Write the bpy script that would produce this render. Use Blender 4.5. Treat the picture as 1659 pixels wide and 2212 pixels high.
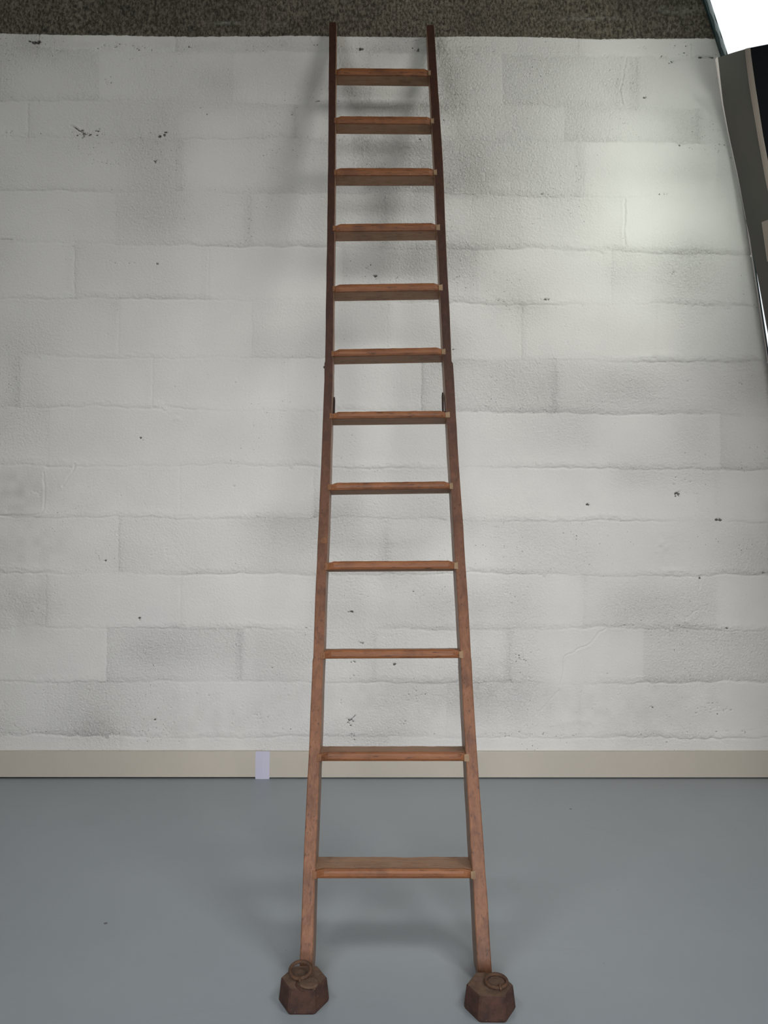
import bpy, bmesh, math
import numpy as np
from mathutils import Vector, Matrix

for o in list(bpy.data.objects):
    bpy.data.objects.remove(o)
S = bpy.context.scene
COL = S.collection

# ------------------------------------------------------------------ camera
F = 1662.0            # focal length in pixels of the 1659 px wide frame
CX, CY = 829.5, 1106.0
CAMH, CAMD = 0.98, 2.84
cam_data = bpy.data.cameras.new('camera')
cam_data.sensor_fit = 'HORIZONTAL'
cam_data.sensor_width = 36.0
cam_data.lens = F / 1659.0 * 36.0
cam_data.clip_start = 0.02
cam = bpy.data.objects.new('camera', cam_data)
cam.location = (0, -CAMD, CAMH)
cam.rotation_euler = (math.radians(90), 0, 0)
COL.objects.link(cam)
S.camera = cam

# ------------------------------------------------------------------ world, lamps, exposure
S.view_settings.view_transform = 'Standard'
S.view_settings.look = 'None'
S.view_settings.gamma = 1.0
S.view_settings.use_curve_mapping = False
S.view_settings.exposure = 0.0
S.cycles.use_denoising = True
S.cycles.max_bounces = 6

world = bpy.data.worlds.new('overcast')
S.world = world
world.use_nodes = True
_w = world.node_tree
_tc = _w.nodes.new('ShaderNodeTexCoord'); _sp = _w.nodes.new('ShaderNodeSeparateXYZ'); _rp = _w.nodes.new('ShaderNodeValToRGB')
_w.links.new(_tc.outputs['Generated'], _sp.inputs[0]); _w.links.new(_sp.outputs[2], _rp.inputs[0])
_rp.color_ramp.elements[0].position = 0.0; _rp.color_ramp.elements[0].color = (0.16, 0.17, 0.15, 1)   # ground outside
_rp.color_ramp.elements[1].position = 0.06; _rp.color_ramp.elements[1].color = (0.93, 0.97, 1.0, 1)   # overcast sky
_w.links.new(_rp.outputs[0], _w.nodes['Background'].inputs[0])
world.node_tree.nodes['Background'].inputs[1].default_value = 1.08

def area(name, loc, target, sx, sy, watts, color, spread=180):
    d = bpy.data.lights.new(name, 'AREA')
    d.shape = 'RECTANGLE'
    d.size, d.size_y = sx, sy
    d.energy = watts
    d.color = color
    d.spread = math.radians(spread)
    o = bpy.data.objects.new(name, d)
    o.location = loc
    o.rotation_euler = (Vector(target) - Vector(loc)).to_track_quat('-Z', 'Y').to_euler()
    COL.objects.link(o)
    return o
# daylight of two roof windows assumed above the camera from the ladder's shadows
area('assumed_skylight_right', (1.5, -2.15, 3.16), (0.6, -1.0, 0.6), 0.85, 0.95, 34, (1.0, 0.985, 0.96))
area('assumed_skylight_left', (-1.35, -2.15, 3.16), (-0.6, -1.2, 0.6), 0.9, 1.0, 20, (0.95, 0.98, 1.0))
# added lamp, daylight assumed from the right, brightens the wall beside the panel
area('added_side_light', (1.24, -0.64, 2.12), (0.7, 0.0, 2.3), 0.3, 0.6, 2.0, (0.90, 1.0, 0.90), 140)
# added fill lamp behind the camera, narrowed so the wall dims outward
area('fill_light', (0.3, -4.7, 1.3), (-0.02, 0, 0.22), 1.7, 1.5, 15.6, (0.97, 0.97, 1.0), 58)

# ------------------------------------------------------------------ helpers
def lin(r, g, b):
    def f(c):
        c /= 255.0
        return c / 12.92 if c <= 0.04045 else ((c + 0.055) / 1.055) ** 2.4
    return (f(r), f(g), f(b), 1.0)

def px(u, v, depth):
    """point of the room seen at (u, v) at this distance from the camera's plane"""
    return Vector(((u - CX) / F * depth, depth - CAMD, CAMH + (CY - v) / F * depth))

class NT:
    def __init__(self, name):
        self.m = bpy.data.materials.new(name)
        self.m.use_nodes = True
        self.t = self.m.node_tree
        self.b = self.t.nodes['Principled BSDF']
    def n(self, kind, **kw):
        nd = self.t.nodes.new(kind)
        for k, v in kw.items():
            setattr(nd, k, v)
        return nd
    def set(self, sock, v):
        if isinstance(v, bpy.types.NodeSocket):
            self.t.links.new(v, sock)
        else:
            sock.default_value = v
    def coord(self, scale=(1, 1, 1), which='Object'):
        c = self.n('ShaderNodeTexCoord')
        m = self.n('ShaderNodeMapping')
        m.inputs['Scale'].default_value = scale
        self.t.links.new(c.outputs[which], m.inputs['Vector'])
        return m.outputs[0]
    def noise(self, vec, scale, detail=3, rough=0.5, dist=0.0):
        nd = self.n('ShaderNodeTexNoise')
        self.set(nd.inputs['Vector'], vec)
        nd.inputs['Scale'].default_value = scale
        nd.inputs['Detail'].default_value = detail
        nd.inputs['Roughness'].default_value = rough
        nd.inputs['Distortion'].default_value = dist
        return nd.outputs[0]
    def vor(self, vec, scale, rnd=1.0):
        nd = self.n('ShaderNodeTexVoronoi')
        self.set(nd.inputs['Vector'], vec)
        nd.inputs['Scale'].default_value = scale
        nd.inputs['Randomness'].default_value = rnd
        return nd.outputs['Distance'], nd.outputs['Color']
    def math(self, op, a, b=0.0, c=0.0, clamp=False):
        nd = self.n('ShaderNodeMath', operation=op, use_clamp=clamp)
        self.set(nd.inputs[0], a); self.set(nd.inputs[1], b); self.set(nd.inputs[2], c)
        return nd.outputs[0]
    def ramp(self, v, lo, hi, a=0.0, b=1.0):
        nd = self.n('ShaderNodeMapRange')
        nd.interpolation_type = 'SMOOTHSTEP'
        self.set(nd.inputs[0], v)
        for i, q in enumerate((lo, hi, a, b)):
            self.set(nd.inputs[i + 1], q)
        return nd.outputs[0]
    def mix(self, f, a, b):
        nd = self.n('ShaderNodeMix', data_type='RGBA')
        self.set(nd.inputs[0], f); self.set(nd.inputs[6], a); self.set(nd.inputs[7], b)
        return nd.outputs[2]
    def sep(self, vec):
        nd = self.n('ShaderNodeSeparateXYZ')
        self.t.links.new(vec, nd.inputs[0])
        return nd.outputs
    def attr(self, name):
        nd = self.n('ShaderNodeAttribute', attribute_name=name)
        return nd.outputs['Fac']
    def bump(self, h, dist, strength=1.0, prev=None):
        nd = self.n('ShaderNodeBump')
        self.set(nd.inputs['Height'], h)
        nd.inputs['Distance'].default_value = dist
        self.set(nd.inputs['Strength'], strength)
        if prev is not None:
            self.t.links.new(prev, nd.inputs['Normal'])
        return nd.outputs[0]
    def out(self, color, rough, normal=None, metal=0.0, spec=0.5):
        self.set(self.b.inputs['Base Color'], color)
        self.set(self.b.inputs['Roughness'], rough)
        self.b.inputs['Metallic'].default_value = metal
        self.b.inputs['Specular IOR Level'].default_value = spec
        if normal is not None:
            self.t.links.new(normal, self.b.inputs['Normal'])
        return self.m

def link(name, me, mat, parent=None):
    me.name = name
    o = bpy.data.objects.new(name, me)
    for m in (mat if isinstance(mat, (list, tuple)) else [mat]):
        me.materials.append(m)
    COL.objects.link(o)
    if parent is not None:
        o.parent = parent
        o.matrix_parent_inverse = Matrix.Identity(4)
        if parent.type == 'EMPTY':
            pass
    return o

def bm_obj(name, bm, mat, parent=None, bevel=0.0, smooth=False):
    bmesh.ops.recalc_face_normals(bm, faces=bm.faces)
    if bevel:
        bmesh.ops.bevel(bm, geom=list(bm.edges), offset=bevel, segments=2, affect='EDGES', profile=0.6)
    me = bpy.data.meshes.new(name)
    bm.to_mesh(me); bm.free()
    if smooth:
        for p in me.polygons:
            p.use_smooth = True
    return link(name, me, mat, parent)

def hexa(bm, pts):
    """box of eight corners: four of one end, four of the other"""
    vs = [bm.verts.new(p) for p in pts]
    for f in ((0, 1, 2, 3), (4, 7, 6, 5), (0, 4, 5, 1), (1, 5, 6, 2), (2, 6, 7, 3), (3, 7, 4, 0)):
        bm.faces.new([vs[i] for i in f])
    return vs

def box(bm, x0, x1, y0, y1, z0, z1):
    return hexa(bm, [(x0, y0, z0), (x1, y0, z0), (x1, y1, z0), (x0, y1, z0),
                     (x0, y0, z1), (x1, y0, z1), (x1, y1, z1), (x0, y1, z1)])

def loft(bm, rings, caps=True):
    """rings: list of equal-length closed point loops"""
    vr = [[bm.verts.new(p) for p in r] for r in rings]
    n = len(vr[0])
    fs = []
    for a, b in zip(vr[:-1], vr[1:]):
        for i in range(n):
            fs.append(bm.faces.new((a[i], a[(i + 1) % n], b[(i + 1) % n], b[i])))
    if caps:
        bm.faces.new(vr[0][::-1]); bm.faces.new(vr[-1])
    return vr

def tube(bm, pts, r, n=10, closed=False):
    rings = []
    N = len(pts)
    up = Vector((0.13, 0.2, 0.97))
    for i, p in enumerate(pts):
        a = pts[(i - 1) % N] if (closed or i > 0) else p
        b = pts[(i + 1) % N] if (closed or i < N - 1) else p
        t = (b - a).normalized()
        s = t.cross(up).normalized()
        q = s.cross(t).normalized()
        rr = r[i] if isinstance(r, (list, tuple)) else r
        rings.append([p + s * (rr * math.cos(2 * math.pi * k / n)) + q * (rr * math.sin(2 * math.pi * k / n)) for k in range(n)])
    if closed:
        vr = [[bm.verts.new(p) for p in rg] for rg in rings]
        for j in range(N):
            a, b = vr[j], vr[(j + 1) % N]
            for i in range(n):
                bm.faces.new((a[i], a[(i + 1) % n], b[(i + 1) % n], b[i]))
    else:
        loft(bm, rings)

def structure(o):
    o['kind'] = 'structure'
    return o

# ------------------------------------------------------------------ materials
def wall_material():
    t = NT('painted_block')
    co = t.coord()
    xyz = t.sep(co)
    rough_a = t.attr('coarse')
    dark_a = t.attr('hole')
    # paint stops at this height, a slightly wavering brushed line
    wob = t.noise(t.coord((1, 1, 1)), 1.6, 2)
    wob2 = t.noise(t.coord((1, 1, 1)), 45, 3, 0.7)
    z0 = t.math('ADD', xyz[2], t.math('MULTIPLY', xyz[0], 0.0075))
    z0 = t.math('ADD', z0, t.math('MULTIPLY', t.math('SUBTRACT', wob, 0.5), 0.022))
    z0 = t.math('ADD', z0, t.math('MULTIPLY', t.math('SUBTRACT', wob2, 0.5), 0.010))
    bare = t.ramp(z0, 2.7325, 2.7355)
    # stipple of the roller and the grain of the blocks
    st = t.noise(co, 125, 4, 0.62, 0.35)
    fine = t.noise(co, 320, 3, 0.6)
    big = t.noise(co, 9, 3, 0.55)
    # small open pores that the paint did not fill
    warp = t.n('ShaderNodeVectorMath', operation='ADD')
    nz = t.n('ShaderNodeTexNoise'); nz.inputs['Scale'].default_value = 130
    t.t.links.new(co, nz.inputs['Vector'])
    sc = t.n('ShaderNodeVectorMath', operation='SCALE'); sc.inputs[3].default_value = 0.007
    t.t.links.new(nz.outputs['Color'], sc.inputs[0])
    t.t.links.new(co, warp.inputs[0]); t.t.links.new(sc.outputs[0], warp.inputs[1])
    d, c = t.vor(warp.outputs[0], 105)
    rnd = t.sep(c)[0]
    gate = t.math('ADD', t.noise(co, 3.1, 3, 0.6), t.math('MULTIPLY', rough_a, 0.16))
    size = t.math('MULTIPLY', t.ramp(t.math('MULTIPLY', rnd, t.ramp(gate, 0.34, 0.74)), 0.3, 0.9), 0.20)
    pore = t.ramp(t.math('SUBTRACT', size, d), -0.012, 0.03)
    rag = t.math('ADD', dark_a, t.math('MULTIPLY', t.math('SUBTRACT', t.noise(co, 240, 4, 0.75), 0.5), 2.0))
    hand = t.ramp(t.math('MINIMUM', rag, t.math('MULTIPLY', dark_a, 2.5)), 0.5, 0.85)
    hole = t.math('MAXIMUM', t.math('MULTIPLY', pore, 0.6), hand)
    # colours
    tone = t.noise(co, 1.3, 4, 0.6)
    pc = t.mix(t.ramp(tone, 0.35, 0.7), lin(218, 216, 211), lin(228, 226, 219))
    stain = t.ramp(t.math('MULTIPLY', t.noise(co, 2.6, 5, 0.65, 0.4), t.ramp(rough_a, 0.2, 1.0)), 0.40, 0.62)
    pc = t.mix(t.math('MULTIPLY', stain, 0.15), pc, lin(176, 172, 166))
    dirty = t.attr('grime')
    pc = t.mix(t.math('MULTIPLY', dirty, 0.5), pc, lin(170, 166, 158))
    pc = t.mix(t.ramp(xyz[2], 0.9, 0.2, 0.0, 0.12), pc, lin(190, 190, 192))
    bc = t.mix(t.ramp(t.noise(t.coord((1, 1, 0.6)), 120, 5, 0.75), 0.36, 0.68), lin(66, 61, 52), lin(156, 148, 130))
    bc = t.mix(t.ramp(t.noise(co, 2.3, 4, 0.6), 0.3, 0.7, 0, 0.45), bc, lin(58, 53, 44))
    bc = t.mix(t.math('MULTIPLY', t.attr('smear'), 0.6), bc, lin(165, 162, 152))
    col = t.mix(t.math('MULTIPLY', hole, 0.92), pc, lin(58, 55, 50))
    bc = t.mix(t.ramp(dark_a, 0.35, 0.75, 0, 0.8), bc, lin(30, 27, 23))
    col = t.mix(bare, col, bc)
    k = t.math('ADD', t.math('MULTIPLY', rough_a, 0.8), 0.26)
    k = t.math('MAXIMUM', k, t.math('MULTIPLY', bare, 1.0))
    n1 = t.bump(st, 0.0115, k)
    n2 = t.bump(fine, 0.0018, t.math('ADD', t.math('MULTIPLY', bare, 0.6), 0.35), n1)
    n3 = t.bump(t.math('SUBTRACT', 1.0, pore), 0.002, 0.7, n2)
    rg = t.math('ADD', t.math('MULTIPLY', bare, 0.45), 0.5)
    return t.out(col, rg, n3, spec=0.35)

def floor_material():
    t = NT('painted_screed')
    co = t.coord()
    a = t.noise(co, 1.1, 4, 0.6, 0.3)
    col = t.mix(t.ramp(a, 0.3, 0.7), lin(144, 152, 157), lin(151, 158, 162))
    b = t.ramp(t.noise(t.coord((1, 2.2, 1)), 2.4, 6, 0.72, 1.2), 0.56, 0.72)
    col = t.mix(t.math('MULTIPLY', b, 0.10), col, lin(118, 120, 118))
    d, c = t.vor(co, 7)
    rnd = t.sep(c)[1]
    spot = t.ramp(t.math('SUBTRACT', t.math('MULTIPLY', t.ramp(rnd, 0.2, 1.0), 0.034), d), -0.004, 0.006)
    col = t.mix(t.math('MULTIPLY', spot, 0.8), col, lin(60, 58, 56))
    d2, c2 = t.vor(co, 23)
    sp2 = t.ramp(t.math('SUBTRACT', t.math('MULTIPLY', t.ramp(t.sep(c2)[0], 0.55, 1.0), 0.04), d2), -0.006, 0.01)
    col = t.mix(t.math('MULTIPLY', sp2, 0.5), col, lin(92, 90, 84))
    n = t.bump(t.noise(co, 14, 3, 0.5), 0.002, 0.25)
    n = t.bump(t.noise(co, 260, 2, 0.5), 0.0004, 0.3, n)
    return t.out(col, t.math('ADD', t.math('MULTIPLY', a, 0.16), 0.30), n, spec=0.4)

def wood_material(name, axis, c_dark, c_mid, c_light, darker_up=False, dust_bounce=0.0, rough=0.55):
    """axis: 'z' grain runs up the stile, 'x' grain runs along the rung"""
    t = NT(name)
    sc = (9, 9, 0.9) if axis == 'z' else (0.9, 9, 9)
    co = t.coord()
    g = t.noise(t.coord(sc), 9, 5, 0.65, 0.6)
    fl = t.noise(t.coord((22, 22, 3.2) if axis == 'z' else (3.2, 22, 22)), 9, 3, 0.6)
    col = t.mix(t.ramp(g, 0.25, 0.75), c_mid, c_light)
    if darker_up:     # deep brown blended in with rising height
        z = t.sep(co)[2]
        w = t.math('ADD', z, t.math('MULTIPLY', t.math('SUBTRACT', t.noise(co, 5, 3), 0.5), 0.35))
        up = t.ramp(w, 0.3, 1.6)
        col = t.mix(up, col, t.mix(t.ramp(g, 0.25, 0.8), lin(48, 28, 21), lin(72, 42, 31)))
    big = t.ramp(t.noise(co, 11, 4, 0.65), 0.48, 0.72)
    col = t.mix(t.math('MULTIPLY', big, 0.45), col, c_dark)
    col = t.mix(t.ramp(fl, 0.56, 0.72, 0, 0.75), col, c_dark)
    d, c = t.vor(co, 95)
    wh = t.ramp(t.math('SUBTRACT', t.math('MULTIPLY', t.ramp(t.sep(c)[0], 0.72, 1.0), 0.13), d), -0.02, 0.03)
    col = t.mix(t.math('MULTIPLY', wh, 0.75), col, lin(36, 20, 14))
    if dust_bounce:  # pale mottling: dust on the rungs, reflected light on the stile sides
        col = t.mix(t.math('MULTIPLY', t.ramp(t.noise(co, 30, 4, 0.6), 0.25, 0.7), dust_bounce), col, lin(150, 136, 120))
    sp, c3 = t.vor(co, 30)
    chip = t.ramp(t.math('SUBTRACT', t.math('MULTIPLY', t.ramp(t.sep(c3)[1], 0.86, 1.0), 0.05), sp), -0.01, 0.01)
    col = t.mix(t.math('MULTIPLY', chip, 0.5), col, lin(190, 160, 130))
    n = t.bump(g, 0.0016, 0.7)
    n = t.bump(fl, 0.0008, 0.5, n)
    return t.out(col, rough, n, spec=0.4)

M_wall = wall_material()
M_floor = floor_material()
M_stile = wood_material('stile_wood', 'z', lin(56, 32, 20), lin(106, 66, 42), lin(134, 89, 59), darker_up=True)
M_stile_side = M_stile
M_side = wood_material('stile_side_lit_wood', 'z', lin(84, 56, 42), lin(132, 96, 72), lin(160, 122, 96), dust_bounce=0.2, rough=0.45)  # lighter than the front: wall light reflected on the sides, put into the colour
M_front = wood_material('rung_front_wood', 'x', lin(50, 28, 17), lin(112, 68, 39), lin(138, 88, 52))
M_flat = wood_material('rung_flat_wood', 'x', lin(88, 62, 46), lin(140, 104, 78), lin(164, 126, 96), dust_bounce=0.25, rough=0.75)
M_tenon = wood_material('tenon_wood', 'z', lin(88, 64, 46), lin(122, 98, 72), lin(146, 120, 90), dust_bounce=0.15, rough=0.75)
M_endw = wood_material('tenon_brown_wood', 'z', lin(66, 42, 26), lin(104, 68, 42), lin(128, 86, 54), rough=0.7)

def rust(name, a, b, c):
    t = NT(name)
    co = t.coord()
    n1 = t.noise(co, 40, 6, 0.7)
    n2 = t.noise(co, 130, 5, 0.7)
    col = t.mix(t.ramp(n1, 0.35, 0.66), a, b)
    col = t.mix(t.ramp(n2, 0.52, 0.75, 0, 0.75), col, c)
    d, cc = t.vor(co, 160)
    sp = t.ramp(t.math('SUBTRACT', t.math('MULTIPLY', t.ramp(t.sep(cc)[0], 0.8, 1), 0.22), d), -0.03, 0.03)
    col = t.mix(t.math('MULTIPLY', sp, 0.5), col, lin(142, 116, 98))
    n = t.bump(n1, 0.003, 0.8)
    n = t.bump(n2, 0.0012, 0.8, n)
    return t.out(col, 0.82, n, spec=0.35)
M_rust = rust('rusty_cast_iron', lin(56, 39, 33), lin(78, 52, 42), lin(46, 38, 37))
M_rust_top = rust('paler_iron', lin(84, 66, 54), lin(104, 82, 66), lin(66, 48, 40))  # paler brown for weight tops and bosses
M_ring = rust('ring_iron', lin(70, 52, 42), lin(96, 68, 48), lin(58, 46, 40))
M_bolt = rust('bolt_iron', lin(40, 30, 26), lin(60, 42, 34), lin(32, 26, 24))

def plain(name, col, rough=0.6, bumpscale=0, bumpd=0.0, var=None, spec=0.4):
    t = NT(name)
    co = t.coord()
    c = col
    if var is not None:
        c = t.mix(t.ramp(t.noise(co, 2.4, 4, 0.6), 0.3, 0.7), col, var)
    n = t.bump(t.noise(co, bumpscale, 3), bumpd, 0.6) if bumpscale else None
    return t.out(c, rough, n, spec=spec)
M_base = plain('cream_board', lin(192, 184, 170), 0.42, 60, 0.0006, lin(187, 180, 167))
M_tape = plain('lavender_tape', lin(198, 196, 212), 0.5, 90, 0.0006, lin(192, 190, 208))
M_white = plain('white_plaster', lin(206, 204, 200), 0.8, 40, 0.002, lin(198, 195, 190))
M_conc = plain('bare_concrete', lin(140, 136, 128), 0.9, 40, 0.002, lin(122, 118, 110))
M_grey = plain('grey_fabric', lin(96, 93, 88), 0.9, 200, 0.001, lin(86, 84, 80))
M_strip = plain('pale_strip', lin(172, 160, 150), 0.8, 150, 0.0008, lin(160, 148, 138))
M_hem = plain('white_hem', lin(226, 216, 212), 0.7, 150, 0.0006, lin(214, 204, 202))
M_black = plain('black_fabric', lin(22, 24, 30), 0.95, 200, 0.0008, lin(18, 19, 24), spec=0.15)
M_frame = plain('teal_frame', lin(62, 84, 84), 0.5, 50, 0.0004, lin(44, 62, 62))
M_foam = plain('pale_sealant', lin(196, 206, 208), 0.8, 50, 0.004, lin(180, 192, 194))
M_gap = plain('dark_gap', lin(30, 30, 30), 0.9)

# ------------------------------------------------------------------ setting: back wall
def xr(z):
    """x where the back wall meets the leaning right side"""
    return np.interp(z, [0.0, 1.503, 2.665, 2.87, 3.3], [1.648, 1.420, 1.243, 1.176, 1.036])

rng = np.random.RandomState(11)

def smooth_lookup(xs, zs, cell, seed):
    """value noise on a tensor grid"""
    r = np.random.RandomState(seed)
    nx = int((xs.max() - xs.min()) / cell[0]) + 3
    nz = int((zs.max() - zs.min()) / cell[1]) + 3
    g = r.rand(nz, nx)
    u = (xs - xs.min()) / cell[0]; v = (zs - zs.min()) / cell[1]
    iu = u.astype(int); iv = v.astype(int)
    fu = u - iu; fv = v - iv
    fu = fu * fu * (3 - 2 * fu); fv = fv * fv * (3 - 2 * fv)
    a = g[np.ix_(iv, iu)]; b = g[np.ix_(iv, iu + 1)]
    c = g[np.ix_(iv + 1, iu)]; d = g[np.ix_(iv + 1, iu + 1)]
    FU = fu[None, :]; FV = fv[:, None]
    return (a * (1 - FU) + b * FU) * (1 - FV) + (c * (1 - FU) + d * FU) * FV

def build_back_wall():
    fine = 0.0027
    xs = np.concatenate([np.arange(-2.6, -1.5, 0.06), np.arange(-1.5, 1.46, fine), [1.7]])
    zs = np.concatenate([[-0.0], np.arange(0.09, 2.93, fine), [3.0, 3.3]])
    nx, nz = len(xs), len(zs)
    X, Z = np.meshgrid(xs, zs)
    U = CX + X * F / CAMD
    V = CY - (Z - CAMH) * F / CAMD
    PXM = CAMD / F          # metres per photo pixel on this wall
    def s(cx, cz, seed):
        return smooth_lookup(xs, zs, (cx, cz), seed) - 0.5
    H = np.zeros_like(X)    # relief towards the room, metres
    hole = np.zeros_like(X); coarse = np.zeros_like(X); grime = np.zeros_like(X); smear = np.zeros_like(X)
    # courses: height of every bed joint at the left and right frame edge, strength left, strength right
    beds = [(-6, 6, .4, .4), (105, 124, .5, .8), (215, 236, .9, .7), (295, 310, .7, .5), (409, 427, .6, 1.0),
            (522, 548, .8, 1.5), (641, 662, 1.0, 1.1), (768, 781, .8, 1.1), (878, 896, .7, 1.1), (1003, 1013, .9, 1.2),
            (1114, 1127, 1.0, 1.2), (1237, 1242, 1.0, 1.4), (1356, 1359, .9, 1.4), (1470, 1475, .8, 1.3),
            (1590, 1592, 1.0, 1.0), (1710, 1710, .5, .5)]
    wob = s(0.11, 9, 3)[0:1, :] * 6 + s(0.028, 9, 4)[0:1, :] * 4.5 + s(0.45, 9, 5)[0:1, :] * 7
    course_id = np.zeros_like(X)
    lines = []
    for i, (l, r, al, ar) in enumerate(beds):
        w_i = np.roll(wob, i * 173, axis=1)
        vj = l + (r - l) * U / 1659.0 + w_i
        lines.append(vj)
        amp = al + (ar - al) * np.clip(U / 1659.0, 0, 1)
        mod = np.clip(0.75 + 1.3 * np.roll(s(0.35, 9, 20)[0:1, :], i * 311, axis=1), 0.1, 1.6)
        amp = amp * mod * 0.62
        dv = V - vj                        # positive below the line
        H += 0.0026 * amp * np.exp(-((dv + 8) / 9.0) ** 2)          # fat mortar lip above
        H -= 0.0036 * amp * np.exp(-((dv - 1.5) / 2.2) ** 2)        # undercut line
        # drips and crumbs on the joint
        H += 0.0016 * amp * np.exp(-((dv + 4) / 11.0) ** 2) * (s(0.012, 0.007, 40 + i) + 0.3 * s(0.006, 0.004, 70 + i)) * 2.2
        coarse += 0.35 * np.exp(-((dv + 5) / 10.0) ** 2) * np.clip(amp, 0, 1)
        course_id += (dv > 0)
        # small open gaps in the joint
        gap = np.clip(np.roll(s(0.022, 9, 90)[0:1, :], i * 97, axis=1) - 0.40 + 0.1 * s(0.007, 9, 91)[0:1, :], 0, 1) * 9
        g_on = np.roll(s(0.4, 9, 92)[0:1, :], i * 57, axis=1) > 0.05
        hole += np.exp(-((dv + 6) / 2.2) ** 2) * np.clip(gap, 0, 1) * g_on * 0.8
    # perpend joints: block length about 0.5 m
    cid = course_id.astype(int)
    offs = {1: 375, 2: 215, 3: 60, 4: 99, 5: 250, 6: 160, 7: 256, 8: 330, 9: 105, 10: 98, 11: 256, 12: 100, 13: 230, 14: 95, 15: 260}
    offs[1] = 88
    blk = np.zeros_like(X)
    for c in range(0, 17):
        m = cid == c
        if not m.any():
            continue
        o = offs.get(c, 0)
        L = 290.0
        rel = (U - o + 3 * s(9, 0.02, 7)) / L
        k = np.floor(rel)
        dist = (rel - np.round(rel)) * L
        jid = np.round(rel)
        st = np.random.RandomState(500 + c).rand(40)
        aj = st[(jid.astype(int) + 10) % 40]
        aj = np.where(aj > 0.5, aj * 0.8, 0.06)
        g = -0.0016 * aj * np.exp(-((dist) / 2.0) ** 2) + 0.0009 * aj * np.exp(-((dist + 8) / 8.0) ** 2)
        H[m] += g[m]
        coarse[m] += (0.4 * aj * np.exp(-(dist / 9.0) ** 2))[m]
        rb = np.random.RandomState(900 + c).rand(40)
        blk[m] = rb[(k.astype(int) + 10) % 40][m]
        rh = np.random.RandomState(1300 + c).rand(40)
        H[m] += ((rh[(k.astype(int) + 10) % 40] - 0.5) * 0.0012)[m]
    # which blocks took the paint smoothly and which stayed coarse
    coarse += np.clip(blk * 1.15 - 0.25, 0, 1) * 0.55
    coarse += s(0.22, 0.16, 8) * 0.9
    # heavily stippled stretch in the upper middle and upper right
    coarse += 0.6 * np.exp(-((U - 960) / 360) ** 4 - ((V - 330) / 300) ** 4)
    coarse += 0.45 * np.exp(-((U - 1400) / 220) ** 2 - ((V - 600) / 60) ** 2)
    coarse += 0.35 * np.exp(-((U - 1480) / 160) ** 2 - ((V - 380) / 40) ** 2)
    coarse -= 0.35 * np.exp(-((U - 250) / 260) ** 2 - ((V - 700) / 500) ** 2)
    coarse = np.clip(coarse, 0.0, 1.15)
    H += s(0.5, 0.35, 9) * 0.004 + s(0.09, 0.07, 10) * 0.0022
    H += coarse * (s(0.013, 0.011, 12) * 0.0016 + s(0.006, 0.006, 13) * 0.0009)
    # raised lumps of mortar
    for (u, v, ru, rv, a) in [(1245, 535, 38, 14, .0035), (1420, 770, 42, 9, .003), (860, 1168, 40, 10, .0012), (1430, 1175, 22, 28, .0025),
                              (1440, 1235, 32, 8, .003), (905, 275, 14, 20, .0015), (1485, 1340, 24, 12, .003), (380, 905, 14, 5, .0015),
                              (390, 275, 12, 9, .002), (1350, 500, 14, 30, .002), (1345, 190, 10, 40, .002), (1240, 1560, 60, 12, .002)]:
        e = np.exp(-((U - u) / ru) ** 2 - ((V - v) / rv) ** 2)
        H += a * e * (1 + 1.8 * s(0.02, 0.016, 15))
    # cracks (polyline in photo pixels, depth, darkness)
    def crack(pts, depth, dark, wid=1.6, jit=1.6):
        pts = np.array(pts, float)
        umin, vmin = pts.min(0) - 12; umax, vmax = pts.max(0) + 12
        ii = np.where((V[:, nx // 2] > vmin) & (V[:, nx // 2] < vmax))[0]
        jj = np.where((U[0] > umin) & (U[0] < umax))[0]
        if len(ii) == 0 or len(jj) == 0:
            return
        sl = np.ix_(ii, jj)
        u = U[sl] + s(0.02, 0.015, 17)[sl] * 2 * jit; v = V[sl] + s(0.016, 0.02, 18)[sl] * 2 * jit
        best = np.full(u.shape, 1e9)
        for (a, b) in zip(pts[:-1], pts[1:]):
            d = b - a; q = np.clip(((u - a[0]) * d[0] + (v - a[1]) * d[1]) / (d @ d), 0, 1)
            best = np.minimum(best, np.hypot(u - a[0] - q * d[0], v - a[1] - q * d[1]))
        e = np.exp(-(best / wid) ** 2)
        H[sl] -= depth * e
        H[sl] += depth * 0.35 * np.exp(-((best - 4) / 3) ** 2)
        hole[sl] += dark * e * (0.6 + s(0.012, 0.012, 19)[sl])
    crack([(163, 1004), (156, 1018), (148, 1030), (142, 1040), (134, 1050)], .003, .15)
    crack([(0, 1114), (60, 1114), (88, 1110), (96, 1098), (97, 1060), (94, 1020)], .002, .25, 1.3)
    crack([(1350, 430), (1350, 470), (1346, 500), (1350, 528)], .003, .15, 2)
    crack([(1352, 125), (1346, 160), (1340, 200), (1344, 225)], .002, .2, 1.6)
    crack([(1311, 1356), (1290, 1370), (1275, 1390), (1255, 1400), (1219, 1418), (1216, 1450), (1211, 1480)], .002, .45, 1.4)
    crack([(1208, 1490), (1180, 1520), (1150, 1552), (1130, 1575)], .0016, .5, 1.2)
    crack([(1511, 1245), (1510, 1300)], .0016, .35, 1.2)
    crack([(1510, 1315), (1465, 1345)], .0016, .4, 1.3)
    crack([(940, 1100), (938, 1114)], .001, .4, 1.0)
    crack([(744, 1572), (755, 1557), (768, 1545)], .002, .95, 1.7)
    crack([(1502, 123), (1541, 124)], .004, 1.4, 2.2, .6)
    crack([(1492, 95), (1491, 122)], .002, .6, 1.4)
    crack([(88, 30), (92, 50), (85, 78), (82, 92)], .002, .95, 1.8)
    crack([(378, 40), (380, 80)], .001, .35, 1.2)
    crack([(1280, 3), (1284, 34)], .001, .35, 1.2)
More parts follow.
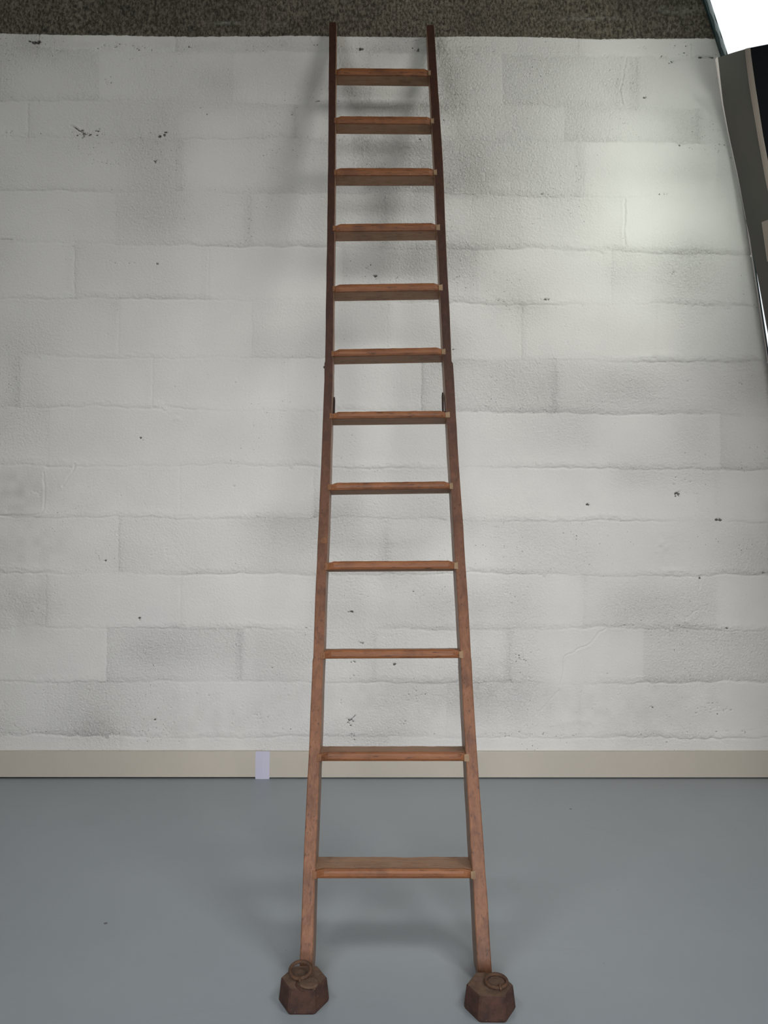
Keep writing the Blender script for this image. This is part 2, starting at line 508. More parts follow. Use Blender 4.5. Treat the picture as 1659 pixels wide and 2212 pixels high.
    crack([(152, 272), (165, 278), (178, 286), (188, 292)], .003, 1.2, 1.8)
    crack([(0, 518), (26, 518)], .003, 1.0, 1.5, .6)
    crack([(943, 90), (945, 105), (960, 108)], .002, .9, 1.5)
    crack([(700, 990), (738, 988)], .001, .5, 1.1)
    crack([(722, 984), (738, 986), (736, 993)], .001, .5, 1.0)
    # block grey edges of stains
    for (u, v, ru, rv, a) in [(40, 1060, 70, 55, .55), (330, 95, 330, 12, .25), (60, 1180, 90, 60, .35), (860, 1520, 300, 60, .25),
                              (400, 1560, 180, 60, .30), (60, 1320, 80, 60, .35), (1420, 1530, 220, 60, .30), (1050, 1480, 90, 60, .25),
                              (1330, 1350, 120, 30, .15), (780, 645, 50, 8, .35), (60, 80, 90, 20, .25)]:
        grime += a * np.exp(-((U - u) / ru) ** 2 - ((V - v) / rv) ** 2) * (1 + 1.4 * s(0.03, 0.03, 31))
    # blown holes: clusters (u, v, spread u, spread v, count, biggest radius px)
    clusters = [(76, 92, 10, 4, 12, 3), (240, 100, 20, 7, 12, 2), (305, 102, 20, 5, 16, 2), (400, 102, 16, 4, 10, 1.8), (575, 105, 35, 8, 18, 1.6),
                (677, 95, 8, 4, 6, 2.4), (60, 98, 40, 8, 10, 1.6), (185, 290, 30, 8, 22, 2.4), (15, 285, 14, 6, 8, 1.8), (350, 291, 10, 5, 7, 3),
                (235, 355, 22, 10, 14, 1.8), (338, 350, 6, 3, 4, 3), (430, 237, 25, 6, 6, 2), (625, 240, 10, 12, 5, 2), (600, 340, 40, 20, 10, 1.8),
                (265, 335, 40, 20, 12, 1.6), (230, 175, 10, 6, 5, 2), (28, 155, 15, 12, 6, 1.6),
                (780, 106, 6, 2, 5, 3.2), (835, 107, 8, 2, 3, 2), (898, 109, 5, 4, 4, 2.6), (1000, 110, 40, 3, 8, 1.5), (1065, 110, 3, 3, 2, 2.6),
                (1395, 210, 3, 3, 2, 3.2), (1475, 118, 16, 3, 6, 2), (1455, 132, 5, 4, 5, 2), (1435, 122, 10, 3, 3, 2), (1485, 98, 22, 4, 9, 1.8),
                (1470, 310, 7, 3, 3, 2.6), (1562, 312, 6, 2, 4, 2), (1420, 310, 14, 2, 4, 1.8), (1390, 100, 15, 6, 5, 1.6), (1538, 260, 2, 2, 1, 2.4),
                (800, 256, 15, 8, 3, 1.8), (908, 304, 3, 2, 2, 2.4), (958, 257, 2, 2, 1, 2.6), (1172, 418, 5, 1, 3, 2.2), (1440, 419, 10, 1, 4, 2),
                (788, 575, 12, 6, 12, 1.8), (842, 464, 6, 3, 3, 2), (855, 598, 10, 5, 6, 1.6), (811, 597, 3, 4, 5, 3.0), (760, 560, 14, 22, 12, 1.5),
                (930, 650, 24, 3, 6, 1.6), (985, 602, 5, 10, 8, 1.8), (984, 755, 4, 3, 3, 2), (1075, 650, 5, 2, 2, 1.8),
                (1178, 647, 7, 2, 6, 2.4), (1450, 590, 6, 6, 5, 1.8), (1585, 697, 3, 2, 2, 2.2), (1252, 716, 2, 2, 1, 2.2), (1600, 828, 8, 3, 4, 1.8),
                (340, 570, 2, 2, 2, 2.4), (255, 566, 20, 6, 8, 1.6), (505, 1050, 5, 4, 3, 1.8), (310, 952, 5, 5, 3, 2.4), (258, 1069, 2, 1, 1, 2.6),
                (313, 1087, 2, 1, 1, 2.2), (220, 1211, 7, 1, 3, 2.6), (302, 1338, 2, 3, 3, 2.6), (80, 1065, 8, 6, 8, 1.4), (350, 1190, 45, 20, 30, 1.3),
                (70, 1300, 45, 30, 30, 1.5), (480, 1390, 20, 12, 12, 1.6), (235, 1150, 20, 10, 8, 1.3),
                (1270, 1092, 3, 2, 4, 2.8), (1464, 1067, 4, 5, 8, 3), (1364, 1080, 1, 1, 1, 2.4), (1480, 1050, 25, 15, 20, 1.6), (1551, 1122, 4, 1, 4, 3),
                (1512, 1247, 2, 2, 2, 2.6), (1655, 1237, 10, 1, 6, 2), (1568, 1357, 3, 1, 3, 2.8), (1130, 1420, 18, 18, 22, 2), (1355, 1351, 14, 1, 8, 1.8),
                (1550, 1390, 30, 15, 16, 1.6), (1540, 1530, 30, 15, 24, 1.8), (1412, 1527, 3, 2, 2, 2.4), (1100, 1290, 30, 20, 16, 1.5), (1130, 1487, 20, 20, 6, 1.6),
                (765, 1282, 25, 10, 14, 1.5), (757, 1322, 6, 2, 4, 2.6), (905, 1285, 14, 10, 14, 1.8), (900, 1310, 30, 20, 30, 1.4), (779, 1388, 5, 4, 6, 2.4),
                (764, 1430, 4, 2, 3, 3), (852, 1435, 3, 2, 4, 2.4), (860, 1375, 25, 15, 20, 1.4), (770, 1460, 8, 6, 6, 1.8), (910, 1500, 10, 8, 8, 1.8),
                (754, 1558, 7, 7, 8, 2.6), (765, 1595, 14, 8, 14, 1.8), (738, 1520, 8, 6, 4, 2), (850, 1515, 30, 14, 14, 1.4), (870, 1557, 12, 8, 6, 1.6),
                (335, 1553, 3, 2, 2, 2.6), (630, 1578, 2, 2, 1, 3.4), (330, 1580, 60, 25, 50, 1.5), (540, 1560, 60, 25, 40, 1.6), (50, 1580, 30, 10, 16, 1.6),
                (1230, 1640, 30, 4, 4, 1.5), (150, 1500, 80, 25, 30, 1.5), (620, 1480, 30, 30, 20, 1.6), (400, 1500, 60, 30, 40, 1.3),
                (1010, 1420, 20, 40, 16, 1.5), (1300, 1500, 80, 40, 20, 1.5), (1550, 1580, 60, 5, 16, 1.8), (1100, 1587, 40, 3, 14, 1.6), (1150, 1590, 60, 6, 14, 1.8),
                (770, 1012, 20, 5, 5, 1.5), (890, 1040, 10, 5, 5, 1.5), (880, 850, 30, 20, 18, 1.3), (800, 820, 40, 20, 16, 1.3), (760, 950, 20, 20, 16, 1.3),
                (1490, 820, 5, 5, 3, 1.8), (1250, 690, 60, 60, 6, 1.6), (470, 820, 60, 60, 6, 1.5), (180, 740, 60, 60, 6, 1.5), (1560, 330, 30, 20, 6, 1.6)]
    for (u, v, su, sv, n, rmax) in clusters:
        for _ in range(int(n * 1.5)):
            uu = u + rng.randn() * su * 0.7; vv = v + rng.randn() * sv * 0.7
            r = rmax * (0.35 + 0.5 * rng.rand() ** 1.6)
            asp = 1 + rng.rand() * 0.9
            j0, j1 = np.searchsorted(U[0], [uu - 9, uu + 9])
            i1, i0 = nz - np.searchsorted(V[::-1, 0], [vv - 9, vv + 9])
            if j1 <= j0 or i1 <= i0:
                continue
            sl = (slice(i0, i1), slice(j0, j1))
            d = np.hypot((U[sl] - uu) / asp, V[sl] - vv)
            e = np.clip((r + 0.9 - d) / 1.4, 0, 1)
            hole[sl] = np.maximum(hole[sl], e * min(1.0, 0.35 + r * 0.28))
            H[sl] -= 0.002 * e
    # old cement smears on the bare blocks
    for (u, v, ru, rv) in [(490, 48, 45, 4), (600, 50, 18, 4), (1270, 38, 60, 5), (1480, 20, 60, 8)]:
        smear += np.exp(-((U - u) / ru) ** 2 - ((V - v) / rv) ** 2) * (0.5 + 1.6 * s(0.012, 0.006, 33))
    bare = Z > 2.735
    H = np.where(bare, H * 1.3 - 0.001, H)
    # flatten the outer strips so that the wall joins its neighbours
    edge = np.clip((xs + 1.5) / 0.02, 0, 1) * np.clip((1.46 - xs) / 0.02, 0, 1)
    H *= edge[None, :]
    H[0, :] = H[-1, :] = 0
    xlim = xr(zs)[:, None]
    XX = np.where(X > 1.0, 1.0 + (X - 1.0) * (xlim - 1.0) / 0.7, X)
    XX[:, :] = np.where(X > 1.0, np.minimum(X, xlim), X)
    XX[:, -1] = xlim[:, 0]
    co = np.stack([XX, -H, Z], -1).reshape(-1, 3).astype(np.float32)
    idx = np.arange(nx * nz).reshape(nz, nx)
    q = np.stack([idx[:-1, :-1], idx[:-1, 1:], idx[1:, 1:], idx[1:, :-1]], -1).reshape(-1, 4)
    # drop the cells squeezed to nothing beyond the sloping right border
    w = np.maximum(XX[:-1, 1:] - XX[:-1, :-1], XX[1:, 1:] - XX[1:, :-1]).reshape(-1)
    q = q[w > 1e-6]
    me = bpy.data.meshes.new('wall_back')
    me.vertices.add(len(co)); me.vertices.foreach_set('co', co.ravel())
    me.loops.add(q.size); me.loops.foreach_set('vertex_index', q.ravel().astype(np.int32))
    me.polygons.add(len(q))
    me.polygons.foreach_set('loop_start', np.arange(0, q.size, 4, dtype=np.int32))
    me.update(calc_edges=True)
    me.polygons.foreach_set('use_smooth', np.ones(len(q), dtype=bool))
    for nm, arr in (('coarse', coarse), ('hole', hole), ('grime', grime), ('smear', smear)):
        a = me.attributes.new(nm, 'FLOAT', 'POINT')
        a.data.foreach_set('value', np.clip(arr, 0, 1.5).astype(np.float32).ravel())
    return structure(link('wall_back', me, M_wall))
build_back_wall()

# floor, ceiling, the walls that close the room
bm = bmesh.new(); box(bm, -2.6, 2.7, -5.2, -0.68, -0.1, 0.0); box(bm, -2.6, 1.75, -0.68, 0.0, -0.1, 0.0); structure(bm_obj('floor', bm, M_floor))
bm = bmesh.new(); box(bm, -2.7, 2.3, -5.2, -0.66, 3.3, 3.4); box(bm, -2.7, 1.2, -0.66, 0.12, 3.3, 3.4); structure(bm_obj('ceiling', bm, M_conc))
bm = bmesh.new(); box(bm, -2.72, -2.6, -5.2, 0.12, -0.1, 3.3); structure(bm_obj('wall_left', bm, M_conc))
bm = bmesh.new(); box(bm, -2.7, 2.8, -5.3, -5.2, -0.1, 3.3); structure(bm_obj('wall_front', bm, M_conc))

def side_slab(bm, y0, y1, z0, z1, t=0.10, inset=0.0):
    zz = [z for z in (z0, 1.503, 2.665, 2.87, z1) if z0 <= z <= z1]
    zz = sorted(set(zz))
    for a, b in zip(zz[:-1], zz[1:]):
        xa, xb = float(xr(a)) + inset, float(xr(b)) + inset
        hexa(bm, [(xa, y0, a), (xa + t, y0, a), (xa + t, y1, a), (xa, y1, a),
                  (xb, y0, b), (xb + t, y0, b), (xb + t, y1, b), (xb, y1, b)])
# leaning right side: solid below and around the glazed opening
bm = bmesh.new()
side_slab(bm, -0.66, 0.0, 0.0, 1.0)
side_slab(bm, -5.2, -0.66, 0.0, 3.3, 0.10, 0.95)
side_slab(bm, -0.66, 0.0, 3.12, 3.3)
for a, b in ((0.0, 1.503), (1.503, 2.665), (2.665, 2.87), (2.87, 3.3)):     # return beside the opening
    xa, xb = float(xr(a)) + 0.0, float(xr(b)) + 0.0
    hexa(bm, [(xa, -0.70, a), (xa + 1.0, -0.70, a), (xa + 1.0, -0.66, a), (xa, -0.66, a),
              (xb, -0.70, b), (xb + 1.0, -0.70, b), (xb + 1.0, -0.66, b), (xb, -0.66, b)])
structure(bm_obj('wall_right', bm, M_conc))
# window in it: frame bars and the lumpy sealant bead next to the bare blocks
bm = bmesh.new()
side_slab(bm, -0.012, 0.0, 2.60, 3.12, 0.022, -0.002)
side_slab(bm, -0.012, 0.0, 1.0, 2.60, 0.005, -0.001)
side_slab(bm, -0.66, -0.62, 1.0, 3.12, 0.06, -0.002)
side_slab(bm, -0.62, -0.012, 1.0, 1.05, 0.06, -0.002)
side_slab(bm, -0.62, -0.012, 3.07, 3.12, 0.06, -0.002)
win = structure(bm_obj('window_1', bm, M_frame))
bm = bmesh.new()
r2 = np.random.RandomState(4)
pts = []; rad = []
for k in range(26):
    z = 2.66 + 0.4 * k / 25
    pts.append(Vector((float(xr(z)) + 0.012, -0.010, z))); rad.append(0.002 + 0.004 * abs(math.sin(k * 0.75)) + 0.002 * r2.rand())
tube(bm, pts, rad, 10)
bead = bm_obj('sealant_bead', bm, M_foam, win, smooth=True)
bead['label'] = 'lumpy pale sealant bead along the window edge'
bm = bmesh.new()
pts = [Vector((float(xr(z)) - 0.001, -0.008, z)) for z in np.linspace(0.12, 2.64, 60)]
tube(bm, pts, 0.0035, 8)
structure(bm_obj('trim_1', bm, M_hem, smooth=True))

# skirting board
bm = bmesh.new()
box(bm, -2.6, (565 - CX) / F * 2.826, -0.014, 0.0, 0.006, 0.1005)
box(bm, (566.5 - CX) / F * 2.826, 1.60, -0.0135, 0.0, 0.0045, 0.0995)
structure(bm_obj('baseboard_back', bm, M_base, bevel=0.0012))
bm = bmesh.new(); box(bm, -2.6, 1.60, -0.004, 0.0, 0.0, 0.007); structure(bm_obj('skirting_gap_shade', bm, M_gap))  # dark strip standing in for the shade in the gap below the board

# ------------------------------------------------------------------ tape over the skirting joint
bm = bmesh.new()
x0, x1 = (551.5 - CX) / F * 2.825, (582 - CX) / F * 2.825
rings = []
for (z, sk) in [(0.0, 0.0), (0.03, 0.0002), (0.06, 0.0004), (0.098, 0.0012), (0.1015, 0.0014)]:
    rings.append([(x0 + sk, -0.0152, z), ((x0 + x1) / 2, -0.0166, z), (x1 + sk, -0.0152, z), (x1 + sk, -0.0142, z), (x0 + sk, -0.0142, z)])
loft(bm, rings)
o = bm_obj('tape_strip', bm, M_tape)
o['label'] = 'pale lavender strip of tape over the joint in the cream skirting board'
o['category'] = 'tape'

# ------------------------------------------------------------------ grey panel in front of the window
root = bpy.data.objects.new('studio_panel', None)
root.empty_display_size = 0.1
root.location = (1.62, -0.2, 0.0)
root['label'] = 'tall dark grey panel with pale edge strip at the bright window on the right'
root['category'] = 'panel'
COL.objects.link(root)
inv = Matrix.Translation(-root.location)
# stations down the panel: v, left edge u, its distance to the wall, u where the pale strip starts and ends, black end
st = [(126, 1546, .160, 1610, 1621, 1700), (137, 1548, .150, 1611, 1622, 1702), (194, 1556, .090, 1619, 1631, 1712), (228, 1561, .060, 1625, 1637, 1718),
      (285, 1572, .040, 1636, 1647, 1730), (380, 1593, .030, 1653, 1665, 1750), (467, 1609, .030, 1671, 1684, 1770), (501, 1617, .030, 1678, 1691, 1777),
      (554, 1627.5, .030, 1690, 1703, 1790), (617, 1640, .030, 1703, 1716, 1800), (707, 1656, .030, 1720, 1733, 1820), (900, 1694, .030, 1760, 1774, 1860), (1300, 1770, .03, 1840, 1855, 1940), (1660, 1837, .03, 1910, 1925, 2010)]
_k = [r_[0] for r_ in st]
_vv = list(np.arange(126, 300, 6.0)) + list(np.arange(300, 900, 25.0)) + [900, 1100, 1300, 1500, 1660]
st = [tuple([v] + [float(np.interp(v, _k, [r_[j] for r_ in st])) for j in range(1, 6)]) for v in _vv]
top_rise = [0, 20, 23, 38]      # the upper hem climbs to the right
def panel_at(u, v, u0, dl, margin=0.028):
    # the panel turns towards the camera and stays inside the leaning side
    d = dl - (u - u0) * 0.00085
    for _ in range(6):
        z = CAMH + (CY - v) / F * d
        d = min(dl - (u - u0) * 0.00085, (float(xr(z)) - margin) * F / (u - CX))
    return px(u, v, d)
def panel_pt(s_, which):
    v, u0, dw, u1, u2, u3 = s_
    dl = CAMD - dw
    u = (u0, u1, u2, u3)[which]
    dv = -top_rise[which] * max(0.0, 1 - (v - 126) / 170.0)
    return panel_at(u, v + dv, u0, dl)
def panel_part(name, a, b, mat, thick, n=6, off=0.0):
    bm = bmesh.new(); rings = []
    for s_ in st:
        A, B = panel_pt(s_, a), panel_pt(s_, b)
        nrm = Vector((B.y - A.y, -(B.x - A.x), 0)).normalized()
        if nrm.y > 0: nrm = -nrm
        ring = []
        for k in range(n + 1):
            f = k / n
            p = A.lerp(B, f)
            ring.append(p + nrm * (off + 0.0015 * math.sin(f * math.pi)))
        ring += [B - nrm * thick, A - nrm * thick]
        rings.append(ring)
    loft(bm, rings)
    bmesh.ops.transform(bm, matrix=inv, verts=bm.verts)
    return bm_obj(name, bm, mat, root)
# make the foot of the panel end on the floor
panel_part('grey_face', 0, 1, M_grey, 0.012)
panel_part('pale_strip', 1, 2, M_strip, 0.012, 2, 0.002)['label'] = 'pale beige strip'
panel_part('black_side', 2, 3, M_black, 0.012)['label'] = 'blue-black side'
bm = bmesh.new()
pts = [panel_pt(s_, 0) + Vector((0.001, -0.002, 0)) for s_ in st if s_[0] < 500]
tube(bm, pts, [0.0055 - 0.004 * k / (len(pts) - 1) for k in range(len(pts))], 8)
bmesh.ops.transform(bm, matrix=inv, verts=bm.verts)
bm_obj('edge_hem', bm, M_hem, root, smooth=True)['label'] = 'thin whitish hem'
bm = bmesh.new()
for (a, b, c, d) in [((1645, 480), (1672, 470), (1680, 560), (1657, 565))]:
    q = [panel_at(u, v, 1610, CAMD - .03, 0.033) for (u, v) in (a, b, c, d)]
    hexa(bm, q + [p + Vector((0.004, 0.001, 0)) for p in q])
bmesh.ops.transform(bm, matrix=inv, verts=bm.verts)
bm_obj('patch', bm, M_strip, root)['label'] = 'beige patch'

# ------------------------------------------------------------------ ladder
D0, KZ = 1.597, 0.432        # front plane of the ladder: depth = D0 + KZ * z
def on_ladder(u, v):
    m = (CY - v) / F
    d = (D0 + KZ * CAMH) / (1 - KZ * m)
    return Vector(((u - CX) / F * d, d - CAMD, CAMH + m * d))
ANG = math.atan(KZ)
BACK = Vector((0, math.cos(ANG), -math.sin(ANG)))     # into the ladder, square to its front
ALONG = Vector((0, math.sin(ANG), math.cos(ANG)))

lad = bpy.data.objects.new('ladder', None)
lad.empty_display_size = 0.2
lad.location = (0.03, D0 - CAMD, 0)
lad['label'] = 'tall old brown wooden ladder with twelve flat rungs leaning on the white block wall'
lad['category'] = 'ladder'
COL.objects.link(lad)
linv = Matrix.Translation(-lad.location)

L_edges = [(48, 712, 726.5), (60, 711, 726.5), (350, 708.5, 724), (500, 706.5, 723), (610, 704.5, 721.5), (640, 704, 721), (780, 702.2, 719.5), (784, 700.8, 719.5), (820, 700.5, 719), (1000, 693.5, 714.3),
           (1100, 689.3, 711), (1300, 680.5, 703), (1420, 676.3, 699), (1426, 674.8, 698.6), (1480, 672.8, 696.5), (1600, 668, 692.5), (1760, 660, 686.3), (1950, 652, 678.8), (2040, 648.6, 676.5)]
R_edges = [(54, 921.5, 937.5), (66, 922, 938.5), (350, 938, 957), (500, 944.5, 962.8), (610, 949.5, 968), (640, 951, 970), (780, 958, 975.8), (784, 958.5, 978.7), (820, 960.5, 981), (1000, 971, 991),
           (1100, 977, 998.5), (1300, 988.5, 1011), (1420, 995, 1018), (1426, 995.2, 1018.5), (1480, 998, 1021.3), (1600, 1004, 1028.7), (1760, 1013, 1040), (1950, 1024, 1053.8), (2040, 1028.5, 1059)]
def stile_depth(z):
    return 0.079 - 0.031 * z / 2.75
def extend_to_floor(edges):
    """carry the last stretch on until the front meets z = 0"""
    (v0, a0, b0), (v1, a1, b1) = edges[-3], edges[-1]
    A0, A1, B0, B1 = on_ladder(a0, v0), on_ladder(a1, v1), on_ladder(b0, v0), on_ladder(b1, v1)
    fA = A0.z / (A0.z - A1.z); fB = B0.z / (B0.z - B1.z)
    return A0.lerp(A1, fA), B0.lerp(B1, fB)
def stile(edges):
    bm = bmesh.new()
    rings = []
    ws = [(on_ladder(a, v), on_ladder(b, v)) for (v, a, b) in edges] + [extend_to_floor(edges)]
    # denser stations, hand-worn edges
    den = []
    for (p, q) in zip(ws[:-1], ws[1:]):
        L = (p[0] - q[0]).length
        n = max(1, int(L / 0.05))
        for k in range(n):
            f = k / n
            den.append((p[0].lerp(q[0], f), p[1].lerp(q[1], f)))
    den.append(ws[-1])
    r = np.random.RandomState(int(edges[0][1]))
    for i, (A, B) in enumerate(den):
        last = i == len(den) - 1
        dp = stile_depth(A.z)
        j = [0.0 if last else (r.rand() - .5) * 0.0008 for _ in range(4)]
        c = 0.0022
        X = Vector((1, 0, 0))
        A = A + X * j[0]; B = B + X * j[1]
        bk = BACK
        if last:
            bk = Vector((0, 1, 0)); dp = dp / math.cos(ANG)
        nose = 0.0
        ring = [A + X * c, B - X * c, B - X * c * .3 + bk * c * .3, B + bk * c, B + bk * (dp - c) , B - X * c + bk * dp, A + X * c + bk * dp, A + bk * (dp - c), A + bk * c, A + X * c * .3 + bk * c * .3]
        rings.append(ring)
    # rounded top end
    A, B = den[0]
    top = []
    mid = (A + B) / 2 + BACK * stile_depth(A.z) / 2
    for (sc, up) in [(0.45, 0.006), (0.8, 0.004)]:
        top.append([mid + (p - mid) * sc + ALONG * up for p in rings[0]])
    loft(bm, top + rings)
    bmesh.ops.transform(bm, matrix=linv, verts=bm.verts)
    bmesh.ops.recalc_face_normals(bm, faces=bm.faces)
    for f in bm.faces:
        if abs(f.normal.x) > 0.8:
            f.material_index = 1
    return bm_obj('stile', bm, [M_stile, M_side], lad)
stile(L_edges)
stile(R_edges)

def edge_at(edges, v, k):
    vs = [e[0] for e in edges]; return float(np.interp(v, vs, [e[k] for e in edges]))

# rungs: outer left u, outer right u, v of the front top edge left / right, v of the front bottom edge left / right
rungs = [(724, 930, 148, 150, 161, 163), (722, 937, 252, 253.5, 266, 267), (722, 943.5, 364, 364, 378.5, 378.5), (719, 950, 485, 482.5, 499, 498),
         (718.5, 956, 615.5, 612, 630, 628), (716, 962, 755.5, 751, 770, 766), (712, 971.5, 890.5, 887.5, 904.5, 902.5), (708.5, 978, 1043.5, 1040, 1059, 1057),
         (701, 989, 1213, 1211, 1232, 1230), (692, 1000, 1404, 1402.5, 1424.5, 1422.5), (685, 1013, 1624, 1624, 1646, 1646), (675, 1027, 1876, 1876, 1900, 1900)]
TH = math.radians(8.0)
ED = Vector((0, math.cos(TH), -math.sin(TH)))
EU = Vector((0, math.sin(TH), math.cos(TH)))
for i, (ul, ur, vl, vr, bl, br) in enumerate(rungs):
    rr = np.random.RandomState(60 + i)
    TL, TR = on_ladder(ul, vl), on_ladder(ur, vr)
    BL, BR = on_ladder(ul, bl), on_ladder(ur, br)
    t = ((TL - BL).length + (TR - BR).length) / 2 * math.cos(ANG)
    z = TL.z
    wd = 0.090 - 0.043 * z / 2.65
    # inner faces of the stiles at this height
    il = on_ladder(edge_at(L_edges, (vl + bl) / 2, 2), vl).x
    ir = on_ladder(edge_at(R_edges, (vr + br) / 2, 1), vr).x
    x0, x1 = il - 0.004, ir + 0.004
    P0 = TL.lerp(TR, 0.5)
    slope = (TR.z - TL.z) / (TR.x - TL.x); dy = (TR.y - TL.y) / (TR.x - TL.x)
    bm = bmesh.new()
    rings = []
    NS = 36
    nose0 = 0.007
    for k in range(NS + 1):
        f = k / NS
        # denser near the ends
        g = 0.5 - 0.5 * math.cos(math.pi * f)
        x = x0 + (x1 - x0) * g
        e = min(1.0, min(x - x0, x1 - x) / 0.021)
        nose = nose0 * e - 0.0015 * (1 - e)
        drop = 0.0062 * (1 - e) ** 0.8
        w = (rr.rand() - .5) * 0.0007
        wear = 0.0
        if i == 11:
            wear = 0.004 * math.exp(-((x - 0.05) / 0.03) ** 2)
        base = Vector((x, P0.y + dy * (x - P0.x), P0.z + slope * (x - P0.x)))
        top = 0.0 - drop + w
        prof = [(-nose * 0.35, top), (-nose * 0.8, top - t * .18), (-nose, top - t * .42), (-nose * 0.92, top - t * .72), (-nose * .55, -t * .95), (0.0, -t),
                (wd * .5, -t), (wd - wear, -t), (wd - wear, -t + 0.003), (wd - wear, 0.0 + w - .001), (wd * .95 - wear, w), (wd * .45, w), (0.004, top + drop * .3)]
        rings.append([base + ED * d + EU * u for d, u in prof])
    loft(bm, rings)
    bmesh.ops.transform(bm, matrix=linv, verts=bm.verts)
    bmesh.ops.recalc_face_normals(bm, faces=bm.faces)
    me = bpy.data.meshes.new('rung')
    bm.faces.ensure_lookup_table()
    npf = len(rings[0])
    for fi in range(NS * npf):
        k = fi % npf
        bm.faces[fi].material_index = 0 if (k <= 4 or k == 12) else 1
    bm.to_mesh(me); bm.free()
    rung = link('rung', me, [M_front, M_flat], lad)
    # tenon blocks let into the face of each stile
    for side in (0, 1):
        bm = bmesh.new()
        if side == 0:
            xo, xi, T, B = TL.x, il + 0.004, TL, BL
        else:
            xo, xi, T, B = TR.x, ir - 0.004, TR, BR
        pr = 0.0014
        fr = -BACK * pr
        h = (T - B)
        cut = h.length * 0.28
        q0 = [Vector((xo, B.y, B.z)) + fr, Vector((xi, B.y, B.z)) + fr + ALONG * cut * 0.2, Vector((xi, T.y, T.z)) + fr - ALONG * cut * 1.0, Vector((xo, T.y, T.z)) + fr - ALONG * cut * 0.55]
        # bevelled inner corner follows the rounded nose
        q1 = [p + BACK * 0.007 for p in q0]
        hexa(bm, q0 + q1)
        bmesh.ops.transform(bm, matrix=linv, verts=bm.verts)
        ten = bm_obj('tenon', bm, M_tenon if side == 1 else M_endw, rung, bevel=0.0008)
        if side == 1:
            ten['label'] = 'paler raw wood rung end'

# iron straps and bolts at the splice of the two sections
def iron(name, pts_, r):
    bm = bmesh.new(); tube(bm, pts_, r, 8)
    bmesh.ops.transform(bm, matrix=linv, verts=bm.verts)
    o_ = bm_obj(name, bm, M_bolt, lad, smooth=True)
    return o_
p = on_ladder(700.5, 788) + BACK * 0.012
iron('bolt', [p + Vector((-0.003, 0, 0)), p + Vector((-0.0015, 0, 0)), p + Vector((0.004, 0, 0))], [0.0025, 0.004, 0.0045])
p = on_ladder(961, 878) + BACK * 0.035
iron('bolt', [p + Vector((-0.006, 0, 0)), p + Vector((-0.004, 0, 0)), p + Vector((0.003, 0, 0))], [0.0025, 0.0045, 0.005])
for (u, v0, v1, sgn) in [(719, 845, 882, 1), (959.5, 835, 884, -1)]:
    a, b = on_ladder(u, v0), on_ladder(u + (-1 if sgn > 0 else 1.5), v1)
    bm = bmesh.new()
    bk0, bk1 = 0.030, 0.052
    q = []
    for p_ in (a, b):
        q += [p_ + BACK * bk0, p_ + BACK * bk0 + Vector((sgn * .004, 0, 0)), p_ + BACK * bk1 + Vector((sgn * .004, 0, 0)), p_ + BACK * bk1]
    hexa(bm, q)
    bmesh.ops.transform(bm, matrix=linv, verts=bm.verts)
    bm_obj('strap', bm, M_bolt, lad, bevel=0.001)
# round wooden plug in the left stile
bm = bmesh.new()
p = on_ladder(700, 1168)
c0 = [p - BACK * 0.0012 + Vector((math.cos(a) * .0085, 0, 0)) + ALONG * math.sin(a) * .009 for a in np.linspace(0, 2 * math.pi, 20, endpoint=False)]
loft(bm, [c0, [q + BACK * 0.01 for q in c0]])
bmesh.ops.transform(bm, matrix=linv, verts=bm.verts)
bm_obj('plug', bm, M_endw, lad)['label'] = 'pale round wooden plug'

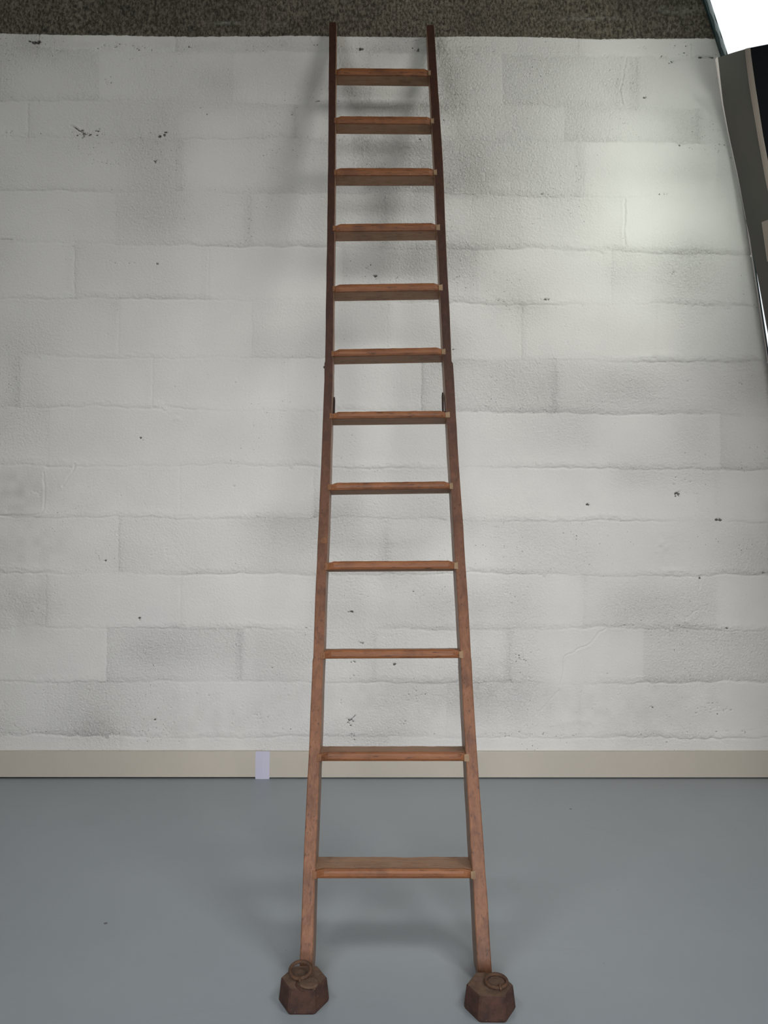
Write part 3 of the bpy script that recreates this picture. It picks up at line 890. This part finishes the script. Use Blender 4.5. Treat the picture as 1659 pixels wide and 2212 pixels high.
# ------------------------------------------------------------------ cast iron weights
def weight(cx, depth, rot, label, ring_c, ring_tilt, ring_yaw, boss_c, rb, rt, h, broken):
    root = bpy.data.objects.new('iron_weight', None)
    root.empty_display_size = 0.05
    root.location = (cx, depth - CAMD, 0)
    root['label'] = label; root['category'] = 'weight'; root['group'] = 'hexagonal iron weights at the ladder feet'
    COL.objects.link(root)
    bm = bmesh.new()
    prof = [(rb * 0.96, 0.0), (rb, 0.004), (rb * .995, 0.008), (rt + 0.0015, h - 0.003), (rt - 0.001, h)]
    rings = []
    for (r, z) in prof:
        ring = []
        for k in range(6):
            a0 = rot + k * math.pi / 3; a1 = a0 + math.pi / 3
            for f in (0.06, 0.5, 0.94):
                p0 = Vector((math.cos(a0), math.sin(a0), 0)); p1 = Vector((math.cos(a1), math.sin(a1), 0))
                q = p0.lerp(p1, f) * r
                ring.append(Vector((q.x, q.y, z)))
        rings.append(ring)
    vr = loft(bm, rings)
    bmesh.ops.recalc_face_normals(bm, faces=bm.faces)
    me = bpy.data.meshes.new('body')
    for f in bm.faces:
        f.material_index = 1 if f.normal.z > 0.8 else 0
    bm.to_mesh(me); bm.free()
    body = link('body', me, [M_rust, M_rust_top], root)
    # ring with a gap, staple
    bm = bmesh.new()
    rc = Vector(ring_c)
    R = Matrix.Rotation(ring_yaw, 3, 'Z') @ Matrix.Rotation(ring_tilt, 3, 'X')
    pts = []
    for k in range(41):
        a = math.radians(-80 + 352 * k / 40)
        pts.append(rc + R @ Vector((0.0207 * math.cos(a), 0.0207 * math.sin(a), 0.0)))
    tube(bm, pts, 0.0035, 10)
    bm_obj('ring', bm, M_ring, root, smooth=True)
    bm = bmesh.new()
    pts = [rc + R @ Vector((0.0207 * math.cos(a) , 0.0207 * math.sin(a), 0)) for a in [math.radians(-84)]]
    s = pts[0]
    loop = [Vector((s.x - 0.002, s.y + 0.006, h - 0.002)), Vector((s.x - 0.001, s.y + 0.005, h + 0.005)), Vector((s.x, s.y, h + 0.0075)), Vector((s.x + .001, s.y - 0.005, h + 0.004)), Vector((s.x + .001, s.y - 0.006, h - 0.002))]
    tube(bm, loop, 0.0026, 8)
    bm_obj('staple', bm, M_ring, root, smooth=True)
    # lead boss
    bm = bmesh.new()
    bx, by, br = boss_c
    rings = []
    for (r, z) in [(br * 1.0, h - 0.004), (br, h + 0.0015), (br * .88, h + 0.0032), (br * .4, h + 0.0036)]:
        rings.append([Vector((bx + r * math.cos(a) * 1.05, by + r * math.sin(a) * 0.95, z)) for a in np.linspace(0, 2 * math.pi, 24, endpoint=False)])
    loft(bm, rings)
    bm_obj('boss', bm, M_rust_top, root, smooth=False)
    if broken:   # worn groove rim around the boss
        bm = bmesh.new()
        pts = [Vector((bx + (br + .0065) * math.cos(a), by + (br + .004) * math.sin(a), h + 0.0003)) for a in np.linspace(math.radians(150), math.radians(290), 16)]
        tube(bm, pts, [0.0006 + 0.0018 * math.sin(math.pi * k / 15) for k in range(16)], 8)
        bm_obj('rim', bm, M_rust, root, smooth=True)
    return root
weight(-0.1605, 1.543, math.radians(0), 'rusty hexagonal iron weight with raised ring, at the left ladder foot',
       (-0.008, 0.007, 0.0575), math.radians(15), math.radians(-4), (0.012, -0.021, 0.0185), 0.0515, 0.0455, 0.047, True)
weight(0.209, 1.520, math.radians(-1), 'rusty hexagonal iron weight with ring lying flat, at the right ladder foot',
       (0.0135, 0.004, 0.0512), math.radians(3), math.radians(6), (0.0135, 0.005, 0.0185), 0.0520, 0.0455, 0.047, False)
